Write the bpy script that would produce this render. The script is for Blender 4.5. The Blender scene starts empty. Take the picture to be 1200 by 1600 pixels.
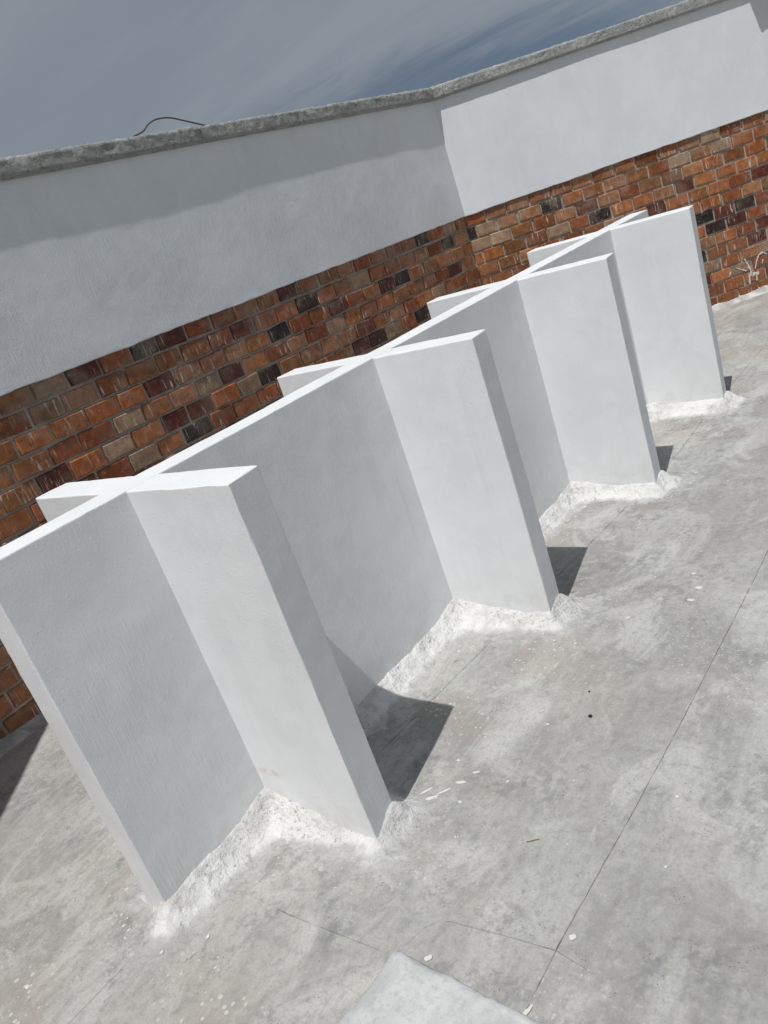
import bpy, bmesh, math, random
import numpy as np
from mathutils import Vector, Matrix, noise

R = math.radians
SC = bpy.context.scene
COL = SC.collection

# ------------------------------------------------------------------ camera
cam_d = bpy.data.cameras.new('camera')
cam = bpy.data.objects.new('camera', cam_d); COL.objects.link(cam)
CAM = Vector((1.7105, -1.1893, 1.3778))
right = Vector((0.75160932, 0.58062751, -0.31297783))
down = Vector((-0.02249526, -0.45165066, -0.89191123))
fwd = Vector((-0.65922484, 0.67740931, -0.32640348))
cam.matrix_world = Matrix(((right.x, -down.x, -fwd.x, CAM.x),
                           (right.y, -down.y, -fwd.y, CAM.y),
                           (right.z, -down.z, -fwd.z, CAM.z),
                           (0, 0, 0, 1)))
cam_d.sensor_fit = 'VERTICAL'; cam_d.sensor_height = 36; cam_d.sensor_width = 27
cam_d.lens = 27.694
cam_d.clip_start = 0.05; cam_d.clip_end = 5000
SC.camera = cam
SC.cycles.max_bounces = 6; SC.cycles.diffuse_bounces = 4; SC.cycles.glossy_bounces = 2
SC.cycles.adaptive_threshold = 0.02

# ------------------------------------------------------------------ light
SHADE = Vector((-0.1013, 0.4396, -1.0))          # direction in which the sunlight travels
SUN_EL = math.atan2(1.0, math.hypot(SHADE.x, SHADE.y))
SUN_AZ = math.atan2(-SHADE.x, -SHADE.y)
sun_d = bpy.data.lights.new('sun', 'SUN'); sun_d.energy = 3.45; sun_d.angle = R(0.53)
sun_d.color = (1.0, 0.982, 0.958)
sun = bpy.data.objects.new('sun', sun_d); COL.objects.link(sun)
sun.rotation_euler = SHADE.to_track_quat('-Z', 'Y').to_euler()
sun.location = (0, 0, 10)

SC.view_settings.view_transform = 'Standard'
SC.view_settings.look = 'None'
SC.view_settings.exposure = 0.0
SC.view_settings.gamma = 1.0
SC.view_settings.use_curve_mapping = False


# ------------------------------------------------------------------ node helper
class NT:
    def __init__(self, tree):
        self.dims = '3D'; self.t = tree; self.n = tree.nodes; self.l = tree.links

    def new(self, typ, **kw):
        nd = self.n.new(typ)
        for k, v in kw.items():
            setattr(nd, k, v)
        return nd

    def put(self, sock, v):
        if v is None:
            return
        if hasattr(v, 'links') or hasattr(v, 'is_output'):
            self.l.new(v, sock)
        else:
            if isinstance(v, (tuple, list)) and len(v) == 3 and sock.type == 'RGBA':
                v = (*v, 1)
            sock.default_value = v

    def math(self, op, a, b=None, clamp=False):
        nd = self.new('ShaderNodeMath', operation=op, use_clamp=clamp)
        self.put(nd.inputs[0], a); self.put(nd.inputs[1], b)
        return nd.outputs[0]

    def mix(self, fac, a, b, blend='MIX'):
        nd = self.new('ShaderNodeMix', data_type='RGBA', blend_type=blend)
        self.put(nd.inputs[0], fac); self.put(nd.inputs[6], a); self.put(nd.inputs[7], b)
        return nd.outputs[2]

    def mapv(self, vec, scale=(1, 1, 1), loc=(0, 0, 0), rot=(0, 0, 0)):
        nd = self.new('ShaderNodeMapping')
        self.l.new(vec, nd.inputs[0])
        nd.inputs['Scale'].default_value = scale
        nd.inputs['Location'].default_value = loc
        nd.inputs['Rotation'].default_value = rot
        return nd.outputs[0]

    def noise(self, vec, scale, detail=4, rough=0.55, dist=0.0):
        nd = self.new('ShaderNodeTexNoise', noise_dimensions=self.dims)
        self.l.new(vec, nd.inputs['Vector'])
        nd.inputs['Scale'].default_value = scale
        nd.inputs['Detail'].default_value = detail
        nd.inputs['Roughness'].default_value = rough
        nd.inputs['Distortion'].default_value = dist
        return nd.outputs['Fac']

    def voro(self, vec, scale, feature='F1', out='Distance'):
        nd = self.new('ShaderNodeTexVoronoi', feature=feature, voronoi_dimensions=self.dims)
        self.l.new(vec, nd.inputs['Vector'])
        nd.inputs['Scale'].default_value = scale
        return nd.outputs[out]

    def ramp(self, fac, lo, hi, a=0.0, b=1.0):
        nd = self.new('ShaderNodeMapRange', interpolation_type='SMOOTHSTEP')
        self.put(nd.inputs[0], fac)
        nd.inputs[1].default_value = lo; nd.inputs[2].default_value = hi
        nd.inputs[3].default_value = a; nd.inputs[4].default_value = b
        return nd.outputs[0]

    def bump(self, height, strength, dist, normal=None):
        nd = self.new('ShaderNodeBump')
        nd.inputs['Strength'].default_value = strength
        nd.inputs['Distance'].default_value = dist
        self.l.new(height, nd.inputs['Height'])
        if normal is not None:
            self.l.new(normal, nd.inputs['Normal'])
        return nd.outputs[0]

    def pos(self):
        return self.new('ShaderNodeNewGeometry').outputs['Position']

    def sep(self, vec):
        nd = self.new('ShaderNodeSeparateXYZ'); self.l.new(vec, nd.inputs[0])
        return nd.outputs


def material(name, rough=0.8, spec=0.3):
    m = bpy.data.materials.new(name); m.use_nodes = True
    t = NT(m.node_tree); b = m.node_tree.nodes['Principled BSDF']
    b.inputs['Roughness'].default_value = rough
    b.inputs['Specular IOR Level'].default_value = spec
    return m, t, b


# ------------------------------------------------------------------ sky
world = bpy.data.worlds.new('World'); SC.world = world; world.use_nodes = True
w = NT(world.node_tree); world.node_tree.nodes.clear()
out = w.new('ShaderNodeOutputWorld'); bg = w.new('ShaderNodeBackground')
sky = w.new('ShaderNodeTexSky', sky_type='NISHITA')
sky.sun_disc = False; sky.sun_elevation = SUN_EL; sky.sun_rotation = SUN_AZ
sky.altitude = 2500; sky.air_density = 0.5; sky.dust_density = 0.3; sky.ozone_density = 0.25
gen = w.new('ShaderNodeTexCoord').outputs['Generated']
sx, sy, sz = w.sep(gen)
den = w.math('ADD', w.math('MAXIMUM', sz, 0.0), 0.10)
cmb = w.new('ShaderNodeCombineXYZ')
w.put(cmb.inputs[0], w.math('DIVIDE', sx, den)); w.put(cmb.inputs[1], w.math('DIVIDE', sy, den))
pv = w.mapv(cmb.outputs[0], scale=(0.42, 1.15, 1), rot=(0, 0, R(-46)), loc=(0.9, 0.35, 0))
veil = w.noise(pv, 0.62, 2, 0.5, 0.3)
wisp = w.noise(pv, 2.3, 5, 0.58, 0.5)
cl = w.math('ADD', w.math('MULTIPLY', veil, 0.70), w.math('MULTIPLY', wisp, 0.38))
cfac = w.ramp(cl, 0.38, 0.60, 0.80, 1.0)
# a clear rift between two sheets of cirrus, low in the sky
px_, py_, _ = w.sep(cmb.outputs[0])
dx_ = w.math('ADD', px_, 2.1); dy_ = w.math('SUBTRACT', py_, 4.0)
wob = w.math('MULTIPLY', w.math('SUBTRACT', wisp, 0.5), 1.5)
vv = w.math('ADD', w.math('ADD', w.math('MULTIPLY', dx_, 0.75), w.math('MULTIPLY', dy_, -0.66)), wob)
uu = w.math('ADD', w.math('MULTIPLY', dx_, 0.66), w.math('MULTIPLY', dy_, 0.75))
rr2 = w.math('ADD', w.math('POWER', w.math('DIVIDE', vv, 0.50), 2.0), w.math('POWER', w.math('DIVIDE', uu, 1.5), 2.0))
rift = w.math('POWER', 2.718, w.math('MULTIPLY', rr2, -1.0))
cfac = w.math('MULTIPLY', cfac, w.math('SUBTRACT', 1.0, w.math('MULTIPLY', rift, 0.80)))
hazy = w.mix(0.62, sky.outputs[0], (1.55, 2.30, 3.05))          # thin high haze in the clear air
skyc = w.mix(cfac, hazy, (4.45, 5.05, 5.75))
w.put(bg.inputs[0], skyc); bg.inputs[1].default_value = 0.057
w.l.new(bg.outputs[0], out.inputs[0])


# ------------------------------------------------------------------ object helpers
def tag(o, label=None, cat=None, group=None, kind=None):
    if label: o['label'] = label
    if cat: o['category'] = cat
    if group: o['group'] = group
    if kind: o['kind'] = kind
    return o


def empty(name, loc=(0, 0, 0), rz=0.0):
    o = bpy.data.objects.new(name, None); COL.objects.link(o)
    o.location = loc; o.rotation_euler = (0, 0, rz); o.empty_display_size = 0.1
    return o


def obj(name, me, mat, parent=None):
    o = bpy.data.objects.new(name, me); COL.objects.link(o)
    if mat is not None and not me.materials:
        me.materials.append(mat)
    if parent is not None:
        o.parent = parent
    return o


def mesh_from_bm(name, bm, smooth=False):
    me = bpy.data.meshes.new(name); bm.to_mesh(me); bm.free()
    if smooth:
        me.polygons.foreach_set('use_smooth', [True] * len(me.polygons))
    return me


def mesh_pd(name, vs, fs, smooth=False):
    me = bpy.data.meshes.new(name); me.from_pydata(vs, [], fs); me.update()
    if smooth:
        me.polygons.foreach_set('use_smooth', [True] * len(me.polygons))
    return me


def fbm(p, sc, oct=3):
    return noise.fractal(Vector(p) * sc, 0.8, 2.0, oct)


def axis_points(lo, hi, res, b):
    n = max(1, round((hi - lo - 2 * b) / res))
    mid = [lo + b + (hi - lo - 2 * b) * i / n for i in range(n + 1)]
    return [lo, lo + 0.35 * b, lo + b, lo + b + 0.002] + mid[1:-1] + [hi - b - 0.002, hi - b, hi - 0.35 * b, hi]


def rough_box(name, x0, x1, y0, y1, z0, z1, res=0.025, bev=0.006, disp=None, warp=None):
    """a box with rounded edges and a worked surface; disp(p, n) -> metres along n; warp(p) -> p"""
    X = axis_points(x0, x1, res, bev); Y = axis_points(y0, y1, res, bev); Z = axis_points(z0, z1, res, bev)
    lo = Vector((x0 + bev, y0 + bev, z0 + bev)); hi = Vector((x1 - bev, y1 - bev, z1 - bev))
    vs, fs, idx = [], [], {}

    def vert(i, j, k):
        key = (i, j, k)
        if key in idx:
            return idx[key]
        p = Vector((X[i], Y[j], Z[k]))
        c = Vector((min(max(p.x, lo.x), hi.x), min(max(p.y, lo.y), hi.y), min(max(p.z, lo.z), hi.z)))
        d = p - c
        n = d.normalized() if d.length > 1e-9 else Vector((0, 0, 1))
        q = c + n * bev
        if disp:
            q = q + n * disp(q, n)
        if warp:
            q = warp(q)
        idx[key] = len(vs); vs.append(q)
        return idx[key]

    nx, ny, nz = len(X) - 1, len(Y) - 1, len(Z) - 1
    for j in range(ny):
        for k in range(nz):
            fs.append((vert(0, j, k), vert(0, j, k + 1), vert(0, j + 1, k + 1), vert(0, j + 1, k)))
            fs.append((vert(nx, j, k), vert(nx, j + 1, k), vert(nx, j + 1, k + 1), vert(nx, j, k + 1)))
    for i in range(nx):
        for k in range(nz):
            fs.append((vert(i, 0, k), vert(i + 1, 0, k), vert(i + 1, 0, k + 1), vert(i, 0, k + 1)))
            fs.append((vert(i, ny, k), vert(i, ny, k + 1), vert(i + 1, ny, k + 1), vert(i + 1, ny, k)))
    for i in range(nx):
        for j in range(ny):
            fs.append((vert(i, j, 0), vert(i, j + 1, 0), vert(i + 1, j + 1, 0), vert(i + 1, j, 0)))
            fs.append((vert(i, j, nz), vert(i + 1, j, nz), vert(i + 1, j + 1, nz), vert(i, j + 1, nz)))
    me = mesh_pd(name, vs, fs, True)
    return me


def fix_normals(me):
    bm = bmesh.new(); bm.from_mesh(me); bmesh.ops.recalc_face_normals(bm, faces=bm.faces[:])
    bm.to_mesh(me); bm.free()
    return me


# ------------------------------------------------------------------ materials
def white_paint(name, base=(0.80, 0.81, 0.82), grain=1.0, streak=0.42, stain=False):
    m, t, b = material(name, 0.62, 0.25)
    p = t.pos()
    big = t.noise(p, 2.2, 4, 0.6)
    c = t.mix(t.ramp(big, 0.35, 0.7), tuple(x * 0.93 for x in base), base)
    coat = t.noise(t.mapv(p, scale=(1, 1, 0.45)), 6.5, 4, 0.6, 0.8)
    c = t.mix(t.ramp(coat, 0.50, 0.56, 0, 0.30), c, tuple(x * 1.04 for x in base))
    if stain:
        zx, zy, zz = t.sep(p)
        low = t.math('MULTIPLY', t.ramp(zz, 0.05, 0.22, 1, 0), t.ramp(t.noise(p, 12, 4, 0.65), 0.42, 0.62))
        c = t.mix(t.math('MULTIPLY', low, 0.28), c, (0.58, 0.55, 0.49))
    if streak:                                            # grey run marks
        sv = t.mapv(p, scale=(9, 9, 0.55))
        s = t.ramp(t.noise(sv, 1.6, 4, 0.6), 0.60, 0.78)
        s2 = t.math('MULTIPLY', s, t.ramp(t.noise(p, 1.3, 2), 0.44, 0.62))
        c = t.mix(t.math('MULTIPLY', s2, streak), c, (0.60, 0.60, 0.61))
    if stain:                                                      # yellowish run low on the nearest fin
        sc_ = t.mapv(p, scale=(11, 6, 55), loc=(-0.062 * 11, 0.245 * 6, -0.150 * 55), rot=(0, 0, 0))
        sx_, sy_, sz_ = t.sep(sc_)
        vl = t.new('ShaderNodeVectorMath', operation='LENGTH'); t.l.new(sc_, vl.inputs[0])
        ysm = t.math('MULTIPLY', t.ramp(vl.outputs['Value'], 0.25, 1.0, 1, 0), t.ramp(t.noise(p, 45, 3), 0.38, 0.6))
        c = t.mix(t.math('MULTIPLY', ysm, 0.5), c, (0.62, 0.53, 0.40))
    fine = t.noise(p, 55, 3, 0.6)
    c = t.mix(t.ramp(fine, 0.66, 0.82, 0, 0.18), c, (0.62, 0.62, 0.61))
    t.put(b.inputs['Base Color'], c)
    # brush and roller relief: pimples, drips and brush lines
    pim = t.ramp(t.noise(p, 140, 3, 0.55), 0.54, 0.78)
    brush = t.noise(t.mapv(p, scale=(190, 190, 15)), 1.0, 3, 0.6)
    pit = t.ramp(t.voro(t.mapv(p, scale=(1, 1, 0.8)), 26), 0.0, 0.10, -0.8, 0.0)
    und = t.noise(p, 9, 3, 0.5)
    h = t.math('ADD', t.math('MULTIPLY', pim, 0.30),
               t.math('ADD', t.math('MULTIPLY', brush, t.ramp(t.noise(p, 3.1, 2), 0.40, 0.62, 0.08, 0.8)),
                      t.math('ADD', t.math('MULTIPLY', und, 0.8), t.math('MULTIPLY', pit, 0.3))))
    t.put(b.inputs['Normal'], t.bump(h, min(1.0, 0.5 * grain), 0.0035 * max(1.0, grain * 0.5)))
    return m


M_WHITE = white_paint('white_wall_paint', base=(0.795, 0.81, 0.82), grain=0.95, stain=True)
M_BAND = white_paint('white_parapet_paint', base=(0.785, 0.815, 0.85), grain=1.9, streak=0.3)
M_BAND2 = white_paint('smooth_white_parapet_paint', base=(0.785, 0.815, 0.85), grain=0.8, streak=0.3)

# whitewashed mortar fillet
M_FIL, t, b = material('whitewashed_mortar', 0.9, 0.15)
p = t.pos()
c = t.mix(t.ramp(t.noise(p, 6, 4, 0.6, 0.4), 0.46, 0.64), (0.69, 0.685, 0.67), (0.53, 0.525, 0.515))
g1 = t.noise(p, 80, 4, 0.72)
gm = t.ramp(t.noise(p, 9, 3, 0.6), 0.42, 0.60)
c = t.mix(t.math('MULTIPLY', t.ramp(g1, 0.55, 0.63), t.math('MULTIPLY', gm, 0.75)), c, (0.32, 0.317, 0.31))
c = t.mix(t.ramp(t.noise(p, 5.5, 2), 0.60, 0.72, 0, 0.3), c, (0.66, 0.57, 0.49))
# the wash thins out towards its edge on the floor
fx, fy, fz = t.sep(p)
thin = t.ramp(t.math('ADD', fz, t.math('MULTIPLY', t.math('SUBTRACT', t.noise(p, 38, 4, 0.7), 0.5), 0.016)), -0.001, 0.011, 0.92, 0.0)
c = t.mix(thin, c, t.mix(t.noise(p, 13, 4, 0.7), (0.30, 0.295, 0.28), (0.50, 0.495, 0.48)))
t.put(b.inputs['Base Color'], c)
h = t.math('SUBTRACT', t.math('MULTIPLY', t.noise(p, 26, 5, 0.66), 1.4), t.math('MULTIPLY', g1, t.math('MULTIPLY', gm, 0.6)))
t.put(b.inputs['Normal'], t.bump(h, 0.9, 0.013))



def floor_material(name, tint=(1, 1, 1)):
    m, t, b = material(name, 0.86, 0.2)
    t.dims = '2D'
    p = t.pos()
    x, y, z = t.sep(p)
    big = t.noise(p, 1.7, 5, 0.6, 0.5)
    c = t.mix(t.ramp(big, 0.32, 0.68), (0.36, 0.357, 0.34), (0.49, 0.488, 0.465))
    # trowelled lime patches with firm edges
    tr = t.noise(t.mapv(p, scale=(1.0, 0.7, 1), rot=(0, 0, R(24))), 1.9, 4, 0.5, 1.2)
    c = t.mix(t.ramp(tr, 0.52, 0.60, 0, 0.62), c, (0.55, 0.55, 0.53))
    tr2 = t.noise(t.mapv(p, scale=(1.3, 0.6, 1), rot=(0, 0, R(-18)), loc=(4, 2, 0)), 3.3, 3, 0.45, 1.0)
    c = t.mix(t.ramp(tr2, 0.60, 0.625, 0, 0.30), c, (0.30, 0.298, 0.29))
    # float streaks along the pour
    st = t.noise(t.mapv(p, scale=(14, 2.6, 1), rot=(0, 0, R(6))), 1.5, 6, 0.68, 0.6)
    c = t.mix(t.ramp(st, 0.50, 0.74, 0, 0.34), c, (0.25, 0.25, 0.25))
    st2 = t.noise(t.mapv(p, scale=(10, 1.8, 1), loc=(3, 7, 0)), 1.7, 6, 0.7, 0.4)
    c = t.mix(t.ramp(st2, 0.52, 0.74, 0, 0.36), c, (0.60, 0.595, 0.585))
    mot = t.noise(t.mapv(p, scale=(1.3, 0.8, 1), rot=(0, 0, R(-12))), 13, 6, 0.72, 0.3)
    c = t.mix(t.ramp(mot, 0.50, 0.72, 0, 0.34), c, (0.26, 0.258, 0.255))
    c = t.mix(t.ramp(mot, 0.28, 0.46, 0.28, 0), c, (0.56, 0.555, 0.54))
    # worn whitewash with ragged edges, and gritty grain
    ww = t.noise(t.mapv(p, scale=(1.2, 0.8, 1), rot=(0, 0, R(15)), loc=(6, 3, 0)), 3.6, 7, 0.66, 0.7)
    c = t.mix(t.ramp(ww, 0.53, 0.64, 0, 0.55), c, (0.64, 0.635, 0.615))
    gr = t.noise(p, 42, 6, 0.78)
    c = t.mix(t.ramp(gr, 0.50, 0.66, 0, 0.40), c, (0.24, 0.238, 0.232))
    c = t.mix(t.ramp(gr, 0.34, 0.47, 0.30, 0), c, (0.60, 0.595, 0.58))
    # reddish dust near the wall foot and in patches
    near = t.ramp(t.math('ABSOLUTE', t.math('SUBTRACT', x, 0.05)), 0.25, 0.95, 0.85, 0.12)
    red = t.math('MULTIPLY', t.ramp(t.noise(p, 3.1, 4, 0.6), 0.44, 0.66), near)
    c = t.mix(t.math('MULTIPLY', red, 0.40), c, (0.40, 0.325, 0.285))
    # blue-grey cement stains, mottled
    bs = t.math('MULTIPLY', t.ramp(t.noise(t.mapv(p, loc=(9, 1, 0)), 2.6, 3, 0.6, 0.5), 0.54, 0.66),
                t.ramp(t.noise(p, 24, 5, 0.72), 0.44, 0.62))
    c = t.mix(t.math('MULTIPLY', bs, 0.48), c, (0.185, 0.195, 0.21))
    ds = t.math('MULTIPLY', t.ramp(t.noise(t.mapv(p, loc=(2, 5, 0)), 5.2, 4, 0.65), 0.60, 0.70),
                t.ramp(t.noise(p, 46, 4, 0.7), 0.47, 0.60))
    c = t.mix(t.math('MULTIPLY', ds, 0.40), c, (0.16, 0.16, 0.165))
    # grain, sand and air holes
    c = t.mix(t.ramp(t.noise(p, 150, 3, 0.65), 0.35, 0.7, 0, 0.30), c, (0.30, 0.29, 0.275), 'MIX')
    hole = t.voro(t.mapv(p, scale=(1, 1, 1)), 62)
    rare = t.ramp(t.noise(p, 14, 2), 0.60, 0.68)
    c = t.mix(t.math('MULTIPLY', t.ramp(hole, 0.05, 0.10, 0.85, 0.0), rare), c, (0.07, 0.07, 0.07))
    # fine white paint spray
    def spray(scale, loc, keep, rad, mask, amt, c):
        vn = t.new('ShaderNodeTexVoronoi', voronoi_dimensions='2D')
        t.l.new(t.mapv(p, loc=loc), vn.inputs['Vector']); vn.inputs['Scale'].default_value = scale
        cr, cg, cb = t.sep(vn.outputs['Color'])
        size = t.math('MULTIPLY', t.math('MAXIMUM', t.math('SUBTRACT', cr, keep), 0.0), rad / (1 - keep))
        wob = t.math('MULTIPLY', t.math('SUBTRACT', t.noise(p, scale * 2.6, 2), 0.5), 0.22)
        dd = t.math('SUBTRACT', t.math('ADD', vn.outputs['Distance'], wob), size)
        on = t.math('MULTIPLY', t.ramp(dd, -0.05, 0.03, 1, 0), t.math('GREATER_THAN', cr, keep))
        return t.mix(t.math('MULTIPLY', t.math('MULTIPLY', on, mask), amt), c, (0.72, 0.70, 0.66))
    c = spray(70, (0, 0, 0), 0.80, 0.42, t.math('MULTIPLY', t.math('POWER', near, 2.0), t.ramp(t.noise(p, 3, 2), 0.42, 0.6)), 0.9, c)
    c = spray(140, (3, 1, 0), 0.86, 0.5, t.ramp(t.noise(p, 2.2, 2), 0.48, 0.66), 0.55, c)
    c = t.mix(1.0, c, tint, 'MULTIPLY')
    t.put(b.inputs['Base Color'], c)
    h = t.math('ADD', t.math('MULTIPLY', t.noise(p, 120, 4, 0.65), 0.5),
               t.math('ADD', t.math('MULTIPLY', t.noise(p, 14, 4, 0.6), 1.4), t.math('MULTIPLY', st, 0.5)))
    t.put(b.inputs['Normal'], t.bump(h, 0.35, 0.004))
    return m


M_FLOOR = floor_material('roof_screed', (0.865, 0.86, 0.85))
M_JOINT, t, b = material('joint_dirt', 0.95, 0.1)
jn = t.ramp(t.noise(t.pos(), 4.2, 3, 0.6), 0.50, 0.60)
t.put(b.inputs['Base Color'], t.mix(t.math('MULTIPLY', jn, t.ramp(t.noise(t.pos(), 30, 3), 0.35, 0.5)), (0.37, 0.365, 0.355), (0.12, 0.117, 0.112)))

# bare concrete slab and coping
def concrete(name, a, bcol, dark, scale=1.0, bump=0.8, bdist=0.008):
    m, t, b = material(name, 0.9, 0.15)
    p = t.pos()
    c = t.mix(t.ramp(t.noise(p, 6 * scale, 5, 0.6), 0.35, 0.68), a, bcol)
    c = t.mix(t.ramp(t.noise(p, 60 * scale, 4, 0.7), 0.52, 0.68, 0, 0.8), c, dark)
    t.put(b.inputs['Base Color'], c)
    h = t.math('ADD', t.noise(p, 48 * scale, 6, 0.7), t.math('MULTIPLY', t.noise(p, 11 * scale, 3), 0.8))
    t.put(b.inputs['Normal'], t.bump(h, bump, bdist))
    return m


M_COPING = concrete('rough_coping_concrete', (0.32, 0.335, 0.32), (0.45, 0.46, 0.44), (0.17, 0.17, 0.16), 1.0, 1.0, 0.014)
M_MORTAR = concrete('mortar', (0.34, 0.305, 0.26), (0.47, 0.43, 0.38), (0.18, 0.15, 0.125), 1.5, 0.7, 0.006)
M_CORE = concrete('wall_core_concrete', (0.35, 0.34, 0.32), (0.42, 0.41, 0.39), (0.22, 0.21, 0.20))
# trowelled slab, bluish limewash
M_SLAB, t, b = material('limewashed_slab', 0.85, 0.2)
p = t.pos()
c = t.mix(t.ramp(t.noise(p, 7, 5, 0.65, 0.6), 0.36, 0.66), (0.42, 0.435, 0.43), (0.56, 0.575, 0.565))
c = t.mix(t.ramp(t.noise(t.mapv(p, scale=(1, 1, 1)), 70, 4, 0.7), 0.48, 0.66, 0, 0.42), c, (0.33, 0.345, 0.345))
c = t.mix(t.ramp(t.noise(p, 17, 4, 0.6, 0.8), 0.56, 0.70, 0, 0.5), c, (0.68, 0.69, 0.68))
t.put(b.inputs['Base Color'], c)
t.put(b.inputs['Normal'], t.bump(t.math('ADD', t.noise(p, 90, 4, 0.65), t.math('MULTIPLY', t.noise(p, 12, 3), 1.5)), 0.5, 0.004))

M_SPLAT, t, b = material('dried_white_paint', 0.7, 0.3)
t.put(b.inputs['Base Color'], t.mix(t.noise(t.pos(), 30, 3), (0.54, 0.52, 0.48), (0.74, 0.73, 0.69)))

# glazed-looking sealed brick, tone from the brick's own object colour
M_BRICK, t, b = material('sealed_brick', 0.5, 0.4)
p = t.pos()
oi = t.new('ShaderNodeObjectInfo')
base = oi.outputs['Color']
c = t.mix(t.ramp(t.noise(p, 24, 5, 0.65), 0.3, 0.72, 0.0, 1.0), t.mix(1.0, base, (0.66, 0.60, 0.58), 'MULTIPLY'),
          t.mix(1.0, base, (1.22, 1.2, 1.18), 'MULTIPLY'))
c = t.mix(t.ramp(t.noise(p, 85, 4, 0.7), 0.56, 0.72, 0, 0.5), c, (0.09, 0.04, 0.025))
# mortar smear, thicker in the upper courses
x, y, z = t.sep(p)
smear = t.math('MULTIPLY', t.ramp(t.noise(p, 6.5, 5, 0.65), 0.43, 0.68), t.ramp(z, 0.75, 1.22, 0.22, 0.6))
c = t.mix(smear, c, (0.33, 0.25, 0.19))
edge = t.ramp(t.noise(p, 30, 4, 0.6), 0.60, 0.72, 0, 0.45)
c = t.mix(edge, c, (0.34, 0.28, 0.23))
# white paint drips
dv = t.mapv(p, scale=(85, 85, 9))
dr = t.math('MULTIPLY', t.ramp(t.noise(dv, 1.0, 3, 0.5, 0.4), 0.60, 0.68), t.ramp(t.noise(p, 6, 2), 0.40, 0.58))
c = t.mix(t.math('MULTIPLY', dr, 0.8), c, (0.60, 0.55, 0.49))
dots = t.math('MULTIPLY', t.ramp(t.voro(t.mapv(p, scale=(1, 1, 0.75)), 52), 0.07, 0.13, 1, 0), t.ramp(t.noise(p, 9, 2), 0.5, 0.62))
c = t.mix(t.math('MULTIPLY', dots, 0.7), c, (0.66, 0.61, 0.55))
t.put(b.inputs['Base Color'], c)
h = t.math('ADD', t.noise(p, 60, 5, 0.7), t.math('MULTIPLY', t.noise(p, 14, 3), 1.2))
t.put(b.inputs['Normal'], t.bump(h, 0.6, 0.005))

M_CABLE, t, b = material('weathered_cable', 0.6, 0.3)
t.put(b.inputs['Base Color'], t.mix(t.noise(t.pos(), 60, 3), (0.07, 0.055, 0.055), (0.15, 0.115, 0.105)))
M_EARTH, t, b = material('dry_earth', 0.95, 0.1)
t.put(b.inputs['Base Color'], t.mix(t.noise(t.pos(), 0.05, 6), (0.17, 0.14, 0.10), (0.10, 0.11, 0.06)))
M_TWIG, t, b = material('dry_twig', 0.8, 0.2)
t.put(b.inputs['Base Color'], t.mix(t.noise(t.pos(), 120, 2), (0.14, 0.07, 0.03), (0.34, 0.20, 0.09)))
M_PEB, t, b = material('dark_grit', 0.9, 0.2)
t.put(b.inputs['Base Color'], t.mix(t.noise(t.pos(), 90, 2), (0.012, 0.011, 0.010), (0.04, 0.035, 0.03)))

# ------------------------------------------------------------------ ground far below and the roof
me = mesh_pd('ground', [(-2500, -2500, -6), (2500, -2500, -6), (2500, 2500, -6), (-2500, 2500, -6)], [(0, 1, 2, 3)])
tag(obj('ground', me, M_EARTH), kind='structure')

# roof body, its top is the bottom of the joints between the screed panels
XW, YW = -1.465, 3.827            # corner of the parapet, inner face
A_L = R(269.54); A_R = R(47.44); A_N = R(-45.0)
DL = Vector((math.cos(A_L), math.sin(A_L), 0)); DR = Vector((math.cos(A_R), math.sin(A_R), 0))
L_LEFT = 4.705
C1 = Vector((XW, YW, 0)); C2 = C1 + DL * L_LEFT
bm = bmesh.new()
outline = [C2 + Vector((-0.3, 0.2, 0)), C2 + Vector((4.2, -4.45, 0)), Vector((4.6, -5.1, 0)), Vector((4.6, 10.4, 0)),  # unseen right edge pulled in to lessen light bounced off the floor
           C1 + DR * 5.2 + Vector((-0.2, 0.25, 0)), C1 + Vector((-0.3, 0.1, 0))]
top = [bm.verts.new((v.x, v.y, -0.003)) for v in outline]
bot = [bm.verts.new((v.x, v.y, -6.0)) for v in outline]
bm.faces.new(top)
for i in range(len(top)):
    j = (i + 1) % len(top)
    bm.faces.new((top[j], top[i], bot[i], bot[j]))
bmesh.ops.recalc_face_normals(bm, faces=bm.faces[:])
roof = obj('roof_slab', mesh_from_bm('roof_slab', bm), M_JOINT)
tag(roof, kind='structure')


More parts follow.
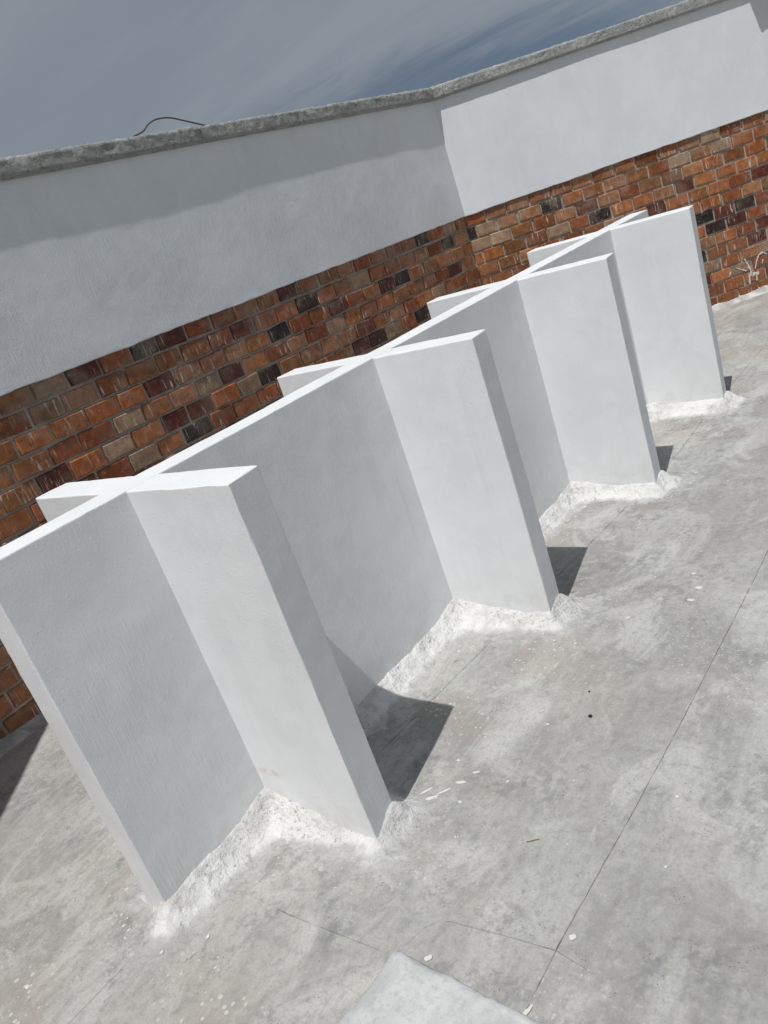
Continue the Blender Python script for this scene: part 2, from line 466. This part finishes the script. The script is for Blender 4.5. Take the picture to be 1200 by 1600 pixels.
def panel(corners, z, seed, gap=-0.0008, jit=0.0019):
    """one poured screed panel: worn, slightly wandering edges and a rounded arris"""
    pts = []
    n = len(corners)
    for i in range(n):
        a = Vector((*corners[i], 0)); c = Vector((*corners[(i + 1) % n], 0))
        k = max(1, int((c - a).length / 0.018))
        if (c - a).length > 3:
            k = max(1, int((c - a).length / 0.03))
        for q in range(k):
            pts.append(a.lerp(c, q / k))
    m = len(pts); vs = []
    nrm = []
    for i in range(m):
        d = pts[(i + 1) % m] - pts[i - 1]
        nrm.append(Vector((-d.y, d.x, 0)).normalized())
    for ring, (ins, zz) in enumerate(((0.0, -0.012), (0.0002, -0.0015), (0.0010, 0.0))):
        for i in range(m):
            pq = pts[i] * 1.0
            wv = fbm((pq.x + seed * 0.01, pq.y, 0), 24, 4)
            chip = max(0.0, fbm((pq.x, pq.y, 7.7), 16, 3) - 0.5) * 0.004
            low = fbm((pq.x, pq.y, 3.3), 2.2, 2) * 0.004
            shut = (pq.x > 1.02 and -0.45 < pq.y < -0.3) or (0.585 < pq.x < 0.67 and -0.485 < pq.y < -0.36) or (pq.y < -0.5 and -0.3 < pq.x < 0.1) or (-0.05 < pq.x < 0.27 and -0.53 < pq.y < -0.05)
            q = pq + nrm[i] * ((-0.003 if shut else gap) + jit * (wv + 0.5) + chip + ins)
            q = q + Vector((low, low, 0)) * 0.7                          # both sides of a joint wander together
            vs.append((q.x, q.y, z + zz))
    fs = []
    for r in range(2):
        for i in range(m):
            j = (i + 1) % m
            fs.append((r * m + i, r * m + j, (r + 1) * m + j, (r + 1) * m + i))
    fs.append(tuple(range(2 * m, 3 * m)))
    o = obj('screed_panel', mesh_pd('screed_panel', vs, fs), M_FLOOR, roof)
    return o


J2 = [(0.13, -0.485), (0.165, 0.037), (0.19, 0.351), (0.245, 1.0), (0.285, 1.487), (0.335, 2.17), (0.316, 2.65), (0.33, 5.0)]
J1 = [(0.925, -0.485), (0.924, -0.335), (0.938, 0.096), (0.940, 0.69), (0.938, 1.02), (0.93, 1.6), (0.94, 3.0), (0.93, 5.6)]
PANELS = [
    [(-1.75, -2.0), (-0.755, -2.9), (-0.752, -0.608), (-0.74, -0.418), (-0.73, 1.5), (-0.74, 4.80), (-1.75, 3.75)],
    [(-0.755, -2.9), (-0.1, -3.6), (0.0, -0.52), (0.13, -0.485)] + J2[1:-1] + [(0.33, 6.0), (-0.74, 4.80), (-0.73, 1.5), (-0.74, -0.418), (-0.752, -0.608)],
    [(0.13, -0.485), (0.30, -0.492), (0.59, -0.480), (0.622, -0.445), (0.632, -0.40), (0.66, -0.366), (0.76, -0.352), J1[1]] + J1[2:-1] + [(0.93, 6.65), (0.33, 6.0)] + J2[1:-1][::-1],
    [(-0.1, -3.6), (0.93, -4.5), J1[0], J1[1], (0.76, -0.352), (0.66, -0.366), (0.632, -0.40), (0.622, -0.445), (0.59, -0.480), (0.30, -0.492), (0.13, -0.485), (0.0, -0.52)],
    [(0.93, -4.5), (2.3, -5.0), (2.3, -0.36), (1.06, -0.362), J1[1], J1[0]],
    [J1[1], (1.06, -0.362), (2.3, -0.36), (2.3, 3.3), J1[5], J1[4], J1[3], J1[2]],
    [J1[5], (2.3, 3.3), (2.3, 8.15), (0.93, 6.65), J1[6]],
    [(2.3, -5.0), (4.58, -5.0), (4.58, 10.3), (2.3, 8.15), (2.3, 3.3), (2.3, -0.36)],
]
ZP = [0.0, 0.0008, 0.0002, -0.0012, -0.0016, -0.0006, 0.0004, 0.0]
for i, pl in enumerate(PANELS):
    panel(pl, ZP[i], i)

# ------------------------------------------------------------------ the white finned wall
TS, TC, LR, LL = 0.1001, 0.1033, 0.3871, 0.3766
YS = [-0.2452, 0.758, 1.7671, 2.7602]
Y0, Y1 = -0.6229, 3.2866
fin_wall = empty('finned_wall', (-TS / 2, Y0, 0))
tag(fin_wall, 'long white painted spine wall crossed by four short fins, standing on the roof', 'wall', kind='thing')
FW_OFF = Vector((TS / 2, -Y0, 0))


def paint_disp(q, n):
    a = 0.0030 * fbm(q, 2.2, 2) + 0.0007 * fbm(q, 22, 3)
    if abs(n.x) + abs(n.y) + abs(n.z) > 1.05:                      # arris: knocked and overpainted
        a += 0.0016 * fbm(q, 30, 3) - 0.0004 - 0.006 * max(0.0, fbm(q, 12, 3) - 0.55)
    return a


def fw_part(name, x0, x1, y0, y1, z1):
    def skew(q):                                                   # taper added so the fin end faces catch less sun
        if x1 > 0.2 and q.x > x1 - 0.06:
            q = q - Vector((0.014 * (q.x - x1 + 0.06) / 0.06 * (q.y - y0) / (y1 - y0) - 0.005 * (q.x - x1 + 0.06) / 0.06, 0, 0))
        return q
    me = rough_box(name, x0, x1, y0, y1, -0.01, z1, 0.022, 0.0026, paint_disp, skew)
    me.transform(Matrix.Translation(FW_OFF))
    return obj(name, me, M_WHITE, fin_wall)


fw_part('spine_wall', -TS, 0.0, Y0, Y1, 1.0)
for i, y in enumerate(YS):
    fw_part('fin', -0.006, LR, y, y + TC, 0.9975)
    fw_part('fin', -TS - LL, -TS + 0.006, y, y + TC, 0.9975)

# rough mortar fillet round the foot: a height field round the plan
RECTS = [(-TS, 0.0, Y0, Y1)] + [(-TS - LL, LR, y, y + TC) for y in YS]


def sdist(x, y):
    best = 9.0
    for (a, c, d, e) in RECTS:
        dx = max(a - x, 0, x - c); dy = max(d - y, 0, y - e)
        if dx == 0 and dy == 0:
            q = -min(x - a, c - x, y - d, e - y)
        else:
            q = math.hypot(dx, dy)
        best = min(best, q)
    return best


res = 0.0065
gx = np.arange(-0.66, 0.60, res); gy = np.arange(-0.80, 3.46, res)
idx = {}; vs = []; fs = []


def fillet_v(i, j):
    k = (i, j)
    if k in idx:
        return idx[k]
    x, y = float(gx[i]), float(gy[j]); d = sdist(x, y)
    wv = 0.078 + 0.030 * fbm((x, y, 1.3), 4, 3) + 0.012 * fbm((x, y, 2.0), 18, 3)
    inner = 0.0
    for yy in YS:                                                  # mortar heaped up in the inner corners
        for cx in (0.0, -TS):
            for cy in (yy, yy + TC):
                inner = max(inner, math.exp(-((x - cx) ** 2 + (y - cy) ** 2) / 0.012))
    h0 = 0.055 + 0.026 * inner + 0.010 * fbm((x, y, 5.0), 5, 3)
    wv += 0.045 * inner
    h0 -= 0.034 * math.exp(-((x - LR) ** 2 + (y - YS[0]) ** 2) / 0.02)
    for q, yy in enumerate(YS):                                    # a lump against each fin end
        g = math.exp(-((x - LR - 0.02) ** 2 + (y - yy - TC * 0.8) ** 2) / 0.0025)
        h0 += (0.022 if q == 0 else 0.012) * g; wv += 0.012 * g
    if y < Y0:
        e = min(1.0, max(0.0, (-0.015 - x) / 0.05)); h0 *= 1 - 0.85 * e; wv *= 1 - 0.5 * e
    tt = max(0.0, d) / max(0.02, wv)
    body = h0 * max(0.0, 1 - tt) ** 1.7
    crumb = 0.0034 * fbm((x, y, 0.4), 16, 4) + 0.0048 * abs(fbm((x, y, 9.0), 48, 4)) - 0.0015
    film = 0.0026 * (fbm((x, y, 3.0), 9, 3) + 0.8 * fbm((x, y, 6.0), 32, 4) + 0.42 - 0.95 * max(0.0, tt - 0.85))
    z = body + crumb * min(1.0, max(0.0, 1.15 - tt) * 1.6) + film * min(1.0, max(0.0, tt - 0.6) * 3)
    idx[k] = len(vs); vs.append((x + FW_OFF.x, y + FW_OFF.y, z))
    return idx[k]


D = np.array([[sdist(float(x), float(y)) for y in gy] for x in gx])
for i in range(len(gx) - 1):
    for j in range(len(gy) - 1):
        dd = D[i:i + 2, j:j + 2]
        if dd.max() > -0.012 and dd.min() < 0.15:
            fs.append((fillet_v(i, j), fillet_v(i + 1, j), fillet_v(i + 1, j + 1), fillet_v(i, j + 1)))
fs = [f for f in fs if max(vs[k][2] for k in f) > -0.0006]
fo = obj('mortar_fillet', mesh_pd('mortar_fillet', vs, fs, True), M_FIL, fin_wall)
fo['label'] = 'rough whitewashed mortar heaped along the foot of the wall'

# ------------------------------------------------------------------ parapet walls
PITCH, Z_FIRST, BL = 0.0893, 0.0509, 0.166
Z_WHITE, Z_COP, Z_TOP = 1.244, 2.008, 2.088
N_BRICK, N_MORT = -0.010, -0.019
rnd = random.Random(5)
PAL = [((0.37, 0.122, 0.036), 28), ((0.42, 0.160, 0.055), 18), ((0.28, 0.080, 0.024), 18), ((0.39, 0.185, 0.088), 15),
       ((0.43, 0.285, 0.180), 11), ((0.31, 0.125, 0.038), 8), ((0.14, 0.033, 0.016), 6), ((0.045, 0.022, 0.018), 2)]
BLACK, MAROON, BEIGE, ORANGE = (0.022, 0.018, 0.017), (0.115, 0.022, 0.011), (0.45, 0.32, 0.21), (0.44, 0.12, 0.03)


def brick_variants():
    out = []
    for v in range(10):
        r = random.Random(100 + v)
        bm = bmesh.new()
        lx, lz, dp, ch = 0.5, 0.5, 1.0, 0.05
        back = [bm.verts.new((sx_ * lx, 0.0, sz_ * lz)) for sx_, sz_ in ((-1, -1), (1, -1), (1, 1), (-1, 1))]
        j = lambda a: r.uniform(-a, a)
        mid = [bm.verts.new((sx_ * lx + j(0.018), 0.86, sz_ * lz + j(0.04))) for sx_, sz_ in ((-1, -1), (1, -1), (1, 1), (-1, 1))]
        fr = [bm.verts.new((sx_ * (lx - 0.030) + j(0.016), 1.0 + j(0.03), sz_ * (lz - 0.062) + j(0.03))) for sx_, sz_ in ((-1, -1), (1, -1), (1, 1), (-1, 1))]
        for a, c in ((back, mid), (mid, fr)):
            for i in range(4):
                k = (i + 1) % 4
                bm.faces.new((a[i], a[k], c[k], c[i]))
        bm.faces.new(fr)
        bmesh.ops.recalc_face_normals(bm, faces=bm.faces[:])
        me = mesh_from_bm('brick', bm); me.materials.append(M_BRICK)
        out.append(me)
    return out


BRICKS = brick_variants()


def project(P):
    d = P - CAM
    zc = d.dot(fwd)
    if zc < 0.1:
        return None
    return (600 + 1230.84 * d.dot(right) / zc, 800 + 1230.84 * d.dot(down) / zc)


def seen(P):
    px = project(P)
    if px is None or not (-45 < px[0] < 1245 and -45 < px[1] < 1645):
        return False
    d = P - CAM
    if d.x < 0 and P.x < -TS:                                      # behind the spine wall
        tt = (0.0 - CAM.x) / d.x
        if 0 < tt < 1:
            h = CAM + d * tt
            if Y0 < h.y < Y1 and h.z < 0.93:
                return False
    return True


def parapet(name, label, origin, ang, sgn, L, k0, k1, dark, single=True, seed=1):
    """local x = sgn * s along the wall from its corner, local y = towards the roof, z up"""
    root = empty(name, origin, ang)
    tag(root, label, 'wall', kind='thing')
    Mx = Matrix.Translation(origin) @ Matrix.Rotation(ang, 4, 'Z')
    rr = random.Random(seed)

    def warp(p):
        s = p.x
        f0 = max(0.0, 1 - s / 0.25); f1 = max(0.0, 1 - (L - s) / 0.25)
        s = s + (p.y * k0 + 0.0004) * f0 - (p.y * k1 + 0.0004) * f1
        return Vector((sgn * s, p.y, p.z))

    def part(pname, s0, s1, n0, n1, z0, z1, mat, rs, bev, disp, parent=root):
        me = rough_box(pname, s0, s1, n0, n1, z0, z1, rs, bev, disp, warp)
        if sgn < 0:
            me.flip_normals()
        return obj(pname, me, mat, parent)

    part('mortar_bed', 0, L, -0.16, N_MORT, -0.012, Z_WHITE + 0.012, M_MORTAR, 0.05, 0.003,
         lambda q, n: 0.002 * fbm(q, 20, 3))

    def band_disp(q, n):
        qq = Vector((sgn * q.x, q.y, q.z)) + Vector((seed * 3, 0, 0))
        a = 0.0022 * fbm(qq, 1.4, 2) + 0.0006 * fbm(qq, 7, 3)
        if n.z < -0.3:
            a += 0.004 * fbm(qq, 11, 3)
        return a
    part('plaster_band', -0.006 if k0 else 0, L, -0.16, 0.004, Z_WHITE, Z_COP + 0.004, M_BAND2 if seed == 2 else M_BAND, 0.028, 0.004, band_disp)

    def cop_disp(q, n):
        qq = Vector((q.x + seed * 5, q.y, q.z))
        rough = 0.0025 * fbm(qq, 9, 3) + 0.0042 * fbm(qq, 34, 4)
        calm = min(1.0, max(0.12, (q.z - Z_COP - 0.012) / 0.03))
        a = rough * calm + 0.0035 * fbm((q.x, seed, 0), 0.8, 2)
        if q.z > Z_COP + 0.03:
            a -= 0.03 * max(0.0, fbm(qq, 4.5, 3) - 0.5)
        return a
    part('coping', -0.02 if k0 else 0, L, -0.19, 0.0335, Z_COP, Z_TOP, M_COPING, 0.013, 0.016, cop_disp)

    # mortar fillet along the foot
    me_v, me_f = [], []
    ns = int(L / 0.022); nn = 9
    for a in range(ns + 1):
        s = L * a / ns
        hh = 0.034 + 0.016 * fbm((s, seed, 0), 4, 3); ww = 0.085 + 0.035 * fbm((s, seed, 4), 3, 3)
        for bq in range(nn + 1):
            u = bq / nn
            n = N_MORT + 0.002 + (ww - N_MORT) * u
            z = hh * (1 - u) ** 1.3 - 0.006 * u + 0.005 * fbm((s, n, seed), 30, 3) * (1 - u * 0.6)
            q = warp(Vector((s, n, z)))
            me_v.append(q)
    for a in range(ns):
        for bq in range(nn):
            i = a * (nn + 1) + bq
            f = (i, i + nn + 1, i + nn + 2, i + 1)
            me_f.append(f if sgn > 0 else f[::-1])
    ff = obj('foot_fillet', mesh_pd('foot_fillet', me_v, me_f, True), M_FOOT, root)

    # bricks
    rows = []
    for k in range(14):
        zc = Z_FIRST + PITCH * k
        z0, z1 = zc - PITCH / 2 + 0.0055, zc + PITCH / 2 - 0.0055
        if k == 13:
            z1 = Z_WHITE + 0.004
        off = (1.634 if sgn < 0 else 1.601) + (0.083 if k % 2 else 0.0) + rr.uniform(-0.012, 0.012)
        s = off - BL / 2 - BL * 40
        bounds = []
        while s < L + 0.2:
            bounds.append(s + rr.uniform(-0.009, 0.009)); s += BL
        for a, c in zip(bounds[:-1], bounds[1:]):
            a = max(a, -0.007 if k0 else 0.004); c = min(c, L - 0.004)
            if c - a > 0.045:
                rows.append((a + rr.uniform(0.004, 0.0085), c - rr.uniform(0.004, 0.0085), z0 + rr.uniform(-0.003, 0.002), z1 + (rr.uniform(-0.003, 0.002) if k < 13 else 0)))
    extra = []
    cnt = 0
    for (a, c, z0, z1) in rows:
        sm, zm = (a + c) / 2, (z0 + z1) / 2
        P = Mx @ Vector((sgn * sm, 0, zm))
        colr = rr.choices([q[0] for q in PAL], [q[1] for q in PAL])[0]
        for (ds, dz, dc) in dark:
            if abs(ds - sm) < (c - a) / 2 + 0.006 and abs(dz - zm) < PITCH / 2:
                colr = dc
        f = rr.uniform(0.62, 1.08)
        colr = tuple(min(1, v * f) for v in colr)
        var = rr.randrange(10); flip = rr.random() < 0.5
        dn = rr.uniform(-0.004, 0.004); rot = rr.uniform(-0.022, 0.022)
        if single and seen(P) and cnt < 300:
            o = bpy.data.objects.new('brick', BRICKS[var]); COL.objects.link(o)
            o.parent = root
            o.location = (sgn * sm, -0.06, zm)
            o.rotation_euler = (0, rot, 0)
            o.scale = (c - a, 0.06 + N_BRICK + dn, z1 - z0)
            o.color = (*colr, 1)
            cnt += 1
        else:
            extra.append((sm, zm, c - a, z1 - z0, dn))
    if extra:
        ev, ef = [], []
        for (sm, zm, lw, lh, dn) in extra:
            i = len(ev); y1 = N_BRICK + dn
            for (hx, hz, yy) in ((1, 1, -0.06), (0.94, 0.88, y1)):
                for sx_, sz_ in ((-1, -1), (1, -1), (1, 1), (-1, 1)):
                    ev.append((sgn * sm + sx_ * hx * lw / 2, yy, zm + sz_ * hz * lh / 2))
            for q in range(4):
                k = (q + 1) % 4
                ef.append((i + q, i + k, i + 4 + k, i + 4 + q))
            ef.append((i + 4, i + 5, i + 6, i + 7))
        me = fix_normals(mesh_pd('brickwork', ev, ef))
        eo = obj('brickwork', me, M_BRICK, root); eo.color = (0.38, 0.125, 0.04, 1)
        eo['kind'] = 'stuff'
    print(name, 'single bricks', cnt, 'joined', len(extra))
    return root


M_FOOT, t, b = material('dirty_limewashed_mortar', 0.92, 0.12)
p = t.pos()
c = t.mix(t.ramp(t.noise(p, 7, 5, 0.65, 0.4), 0.40, 0.62), (0.36, 0.355, 0.35), (0.56, 0.55, 0.54))
c = t.mix(t.ramp(t.noise(p, 4, 4, 0.6), 0.56, 0.68, 0, 0.7), c, (0.72, 0.71, 0.69))
t.put(b.inputs['Base Color'], c)
t.put(b.inputs['Normal'], t.bump(t.noise(p, 40, 6, 0.7), 0.8, 0.010))

DARK_L = [(2.79, 1.195, BLACK), (3.254, 1.194, MAROON), (1.966, 1.019, BLACK), (2.686, 0.75, BLACK), (2.939, 1.019, MAROON),
          (0.842, 1.021, BLACK), (0.273, 1.119, BLACK), (1.004, 1.022, MAROON), (2.873, 0.633, MAROON), (3.58, 0.894, MAROON),
          (2.831, 0.832, MAROON), (2.566, 0.812, ORANGE), (1.001, 1.182, ORANGE)]
DARK_R = [(0.629, 1.124, BLACK), (0.974, 0.937, BLACK), (1.626, 0.941, MAROON), (1.726, 0.679, BLACK), (1.891, 0.673, MAROON),
          (1.978, 0.584, MAROON), (2.194, 0.504, MAROON), (1.689, 0.408, BLACK), (2.145, 0.401, MAROON), (2.247, 0.845, MAROON)]
K_C1 = 1 / math.tan(R(137.9 / 2)); K_C2 = 1 / math.tan(R(135.46 / 2))
wall_l = parapet('parapet_wall', 'long brick parapet with white plaster band in shade, parallel to the finned wall', C1, A_L, 1, L_LEFT, K_C1, K_C2, DARK_L, True, 1)
wall_r = parapet('parapet_wall', 'sunlit brick parapet with bright white plaster band, turning off at the far corner', C1, A_R + math.pi, -1, 5.0, K_C1, 0, DARK_R, True, 2)
wall_n = parapet('parapet_wall', 'angled brick parapet beyond the left edge, casting the shadow at lower left', C2, A_N, 1, 5.0, K_C2, 0, [], False, 3)

# ledge over the sunlit parapet, its shadow falls on the white band
me = rough_box('projecting_ledge', -3.1, -2.300, 0.030, 0.108, 2.012, 2.082, 0.02, 0.012,
               lambda q, n: 0.004 * fbm(q, 30, 4))
obj('projecting_ledge', me, M_COPING, wall_r)

# white paint splashed over the bricks of the sunlit parapet
STROKES = [([(1.988, 0.289), (2.01, 0.234), (2.023, 0.19), (2.035, 0.137)], 0.011), ([(1.998, 0.164), (2.039, 0.155), (2.085, 0.145)], 0.016),
           ([(2.008, 0.165), (2.0, 0.09)], 0.009), ([(2.064, 0.147), (2.061, 0.099)], 0.008),
           ([(1.906, 0.249), (1.944, 0.221), (1.992, 0.195)], 0.006),
           ([(2.06, 0.187), (2.08, 0.239), (2.108, 0.279), (2.142, 0.287), (2.169, 0.263)], 0.006),
           ([(1.865, 0.228), (1.85, 0.204)], 0.006), ([(2.133, 0.237), (2.123, 0.21)], 0.006)]
ev, ef = [], []
for st, wd in STROKES:
    P = []
    for a, c in zip(st[:-1], st[1:]):
        for q in range(8):
            P.append((a[0] + (c[0] - a[0]) * q / 8, a[1] + (c[1] - a[1]) * q / 8))
    P.append(st[-1]); n = len(P); base = len(ev)
    for i, (s, z) in enumerate(P):
        a = P[max(0, i - 1)]; c = P[min(n - 1, i + 1)]
        dx, dz = c[0] - a[0], c[1] - a[1]; ll = math.hypot(dx, dz) or 1
        hw = wd * (0.7 + 0.8 * fbm((s * 10, z * 10, 2), 9, 3)) * (0.45 if i in (0, n - 1) else 1)
        hw = max(hw, 0.0015)
        for sg, yy in ((-1, N_BRICK - 0.004), (-0.7, N_BRICK + 0.0045), (0.7, N_BRICK + 0.0045), (1, N_BRICK - 0.004)):
            ev.append((-(s - dz / ll * hw * sg), yy, z + dx / ll * hw * sg))
    for i in range(n - 1):
        for q in range(3):
            k = base + i * 4 + q
            ef.append((k, k + 1, k + 5, k + 4))
so = obj('paint_splash', fix_normals(mesh_pd('paint_splash', ev, ef)), M_SPLAT, wall_r)
so['label'] = 'dried white paint splash low on the bricks'

# ------------------------------------------------------------------ loose things
# bent cable sticking up over the coping
def tube(name, pts, rad, mat, seg=8):
    cu = []
    n = len(pts)
    for i in range(n - 1):                                         # Catmull-Rom
        p0, p1, p2, p3 = (Vector(pts[max(0, i - 1)]), Vector(pts[i]), Vector(pts[i + 1]), Vector(pts[min(n - 1, i + 2)]))
        for q in range(8):
            u = q / 8
            cu.append(0.5 * ((2 * p1) + (p2 - p0) * u + (2 * p0 - 5 * p1 + 4 * p2 - p3) * u * u + (3 * p1 - p0 - 3 * p2 + p3) * u ** 3))
    cu.append(Vector(pts[-1]))
    vs, fs = [], []
    for i, c in enumerate(cu):
        d = (cu[min(i + 1, len(cu) - 1)] - cu[max(i - 1, 0)]).normalized()
        a = d.cross(Vector((0.3, 0.2, 1))).normalized(); e = d.cross(a)
        for q in range(seg):
            an = 2 * math.pi * q / seg
            vs.append(c + (a * math.cos(an) + e * math.sin(an)) * rad)
    for i in range(len(cu) - 1):
        for q in range(seg):
            k = (q + 1) % seg
            fs.append((i * seg + q, i * seg + k, (i + 1) * seg + k, (i + 1) * seg + q))
    fs.append(tuple(range(seg))); fs.append(tuple(range((len(cu) - 1) * seg, len(cu) * seg)))
    return obj(name, fix_normals(mesh_pd(name, vs, fs, True)), mat)


def lw(s, n, z):
    return C1 + DL * s + Vector((-DL.y, DL.x, 0)) * n + Vector((0, 0, z))


cab = tube('cable', [lw(2.52, -0.03, 2.088), lw(2.46, -0.01, 2.094), lw(2.40, -0.005, 2.108), lw(2.36, -0.005, 2.132), lw(2.30, -0.01, 2.150),
                     lw(2.22, -0.012, 2.150), lw(2.14, -0.01, 2.128), lw(2.06, -0.015, 2.106), lw(2.0, -0.03, 2.096), lw(1.93, -0.05, 2.088)], 0.0038, M_CABLE)
tag(cab, 'thin dark cable bent in a loop on top of the parapet coping', 'cable')

# pale trowelled slab corner at the photographer's feet
def slab_disp(q, n):
    a = 0.003 * fbm(q, 7, 3) + 0.0012 * fbm(q, 40, 3)
    if abs(n.x) + abs(n.y) + abs(n.z) > 1.05:
        a += 0.004 * fbm(q, 14, 3)
    return a


me = rough_box('concrete_slab', 0.0, 0.95, -0.8, 0.0, -0.012, 0.042, 0.014, 0.016, slab_disp)
sl = obj('concrete_slab', me, M_SLAB); sl.location = (0.630, -0.478, 0); sl.rotation_euler = (0, 0, R(-2.2))
tag(sl, 'pale bluish cement slab corner lying at the bottom edge of the photo', 'slab')

# dried paint splatter: irregular thin drops, dense along the wall foot
rs = random.Random(21)
ev, ef = [], []


def drop(x, y, r, el=1.0, an=0.0, z=0.0):
    n = 9 if r < 0.006 else 18
    i = len(ev)
    ph = rs.uniform(0, 50); rad = [r * (1 + 0.6 * fbm((math.cos(6.283 * q / n), math.sin(6.283 * q / n), ph), 0.9, 2)) for q in range(n)]
    for ring, (f, zz) in enumerate(((1.0, 0.0), (0.75, 0.0007))):
        for q in range(n):
            a = 2 * math.pi * q / n
            lx, ly = rad[q] * f * math.cos(a) * el, rad[q] * f * math.sin(a)
            ev.append((x + lx * math.cos(an) - ly * math.sin(an), y + lx * math.sin(an) + ly * math.cos(an), z + zz))
    for q in range(n):
        k = (q + 1) % n
        ef.append((i + q, i + k, i + n + k, i + n + q))
    ef.append(tuple(range(i + n, i + 2 * n)))


made = 0
while made < 520:
    x, y = rs.uniform(-0.9, 1.3), rs.uniform(-1.1, 3.6)
    d = sdist(x, y)
    if d < 0.05:
        continue
    pr = math.exp(-(d - 0.05) / 0.09) + 0.035
    pr *= 0.15 + 1.7 * max(0.0, fbm((x, y, 8.0), 3.0, 3) + 0.25)
    if rs.random() > pr:
        continue
    r = 0.0013 + 0.0036 * rs.random() ** 4
    if 0.60 < x < 1.6 and y < -0.46:
        continue
    drop(x, y, r, rs.uniform(1, 1.8), rs.uniform(0, 3.14), 0.0012); made += 1
for (x, y, r, el, an) in [(0.690, -0.452, 0.007, 1.2, 0.4), (0.944, -0.296, 0.007, 1.1, 0.2), (1.054, -0.072, 0.0035, 1.2, 1), (0.5, 0.059, 0.005, 1.9, 0.5),
                          (1.013, 0.125, 0.004, 1.2, 0), (0.781, 0.954, 0.007, 1.5, 0.1), (0.785, 1.03, 0.008, 1.6, 0.3), (0.93, -0.470, 0.0045, 4.0, 1.4),
                          (0.74, 1.12, 0.006, 1.5, 0), (0.62, 0.83, 0.006, 1.6, 0.4), (0.45, -0.03, 0.004, 5.5, 0.9),
                          (0.478, 0.012, 0.005, 3.0, 0.35), (0.43, -0.06, 0.006, 4.0, 0.8), (0.40, -0.045, 0.004, 6.0, 1.0), (0.55, 3.5, 0.008, 6, 0.7)]:
    drop(x, y, r, el, an, 0.0013)
sp = obj('paint_splatter', mesh_pd('paint_splatter', ev, ef), M_SPLAT)
tag(sp, 'dried white paint drops spattered over the grey roof floor', 'paint', kind='stuff')

# small litter: a twig and two bits of dark grit
tw = tube('twig', [(0.742, -0.110, 0.002), (0.750, -0.106, 0.003), (0.760, -0.098, 0.003), (0.768, -0.094, 0.002)], 0.0009, M_TWIG, 6)
tag(tw, 'tiny brown twig lying on the bare roof floor', 'twig')


def grit(x, y, r, label):
    bm = bmesh.new(); bmesh.ops.create_icosphere(bm, subdivisions=2, radius=r)
    for v in bm.verts:
        v.co *= 1 + 0.35 * fbm(v.co, 60, 2); v.co.z *= 0.6
    o = obj('grit_crumb', mesh_from_bm('grit_crumb', bm, True), M_PEB); o.location = (x, y, r * 0.45)
    tag(o, label, 'debris', 'dark crumbs on the roof floor')


grit(0.702, 0.343, 0.0058, 'larger black crumb on the open roof floor right of the second fin')
grit(0.655, 0.445, 0.0032, 'smaller black crumb just beyond the larger crumb on the roof floor')
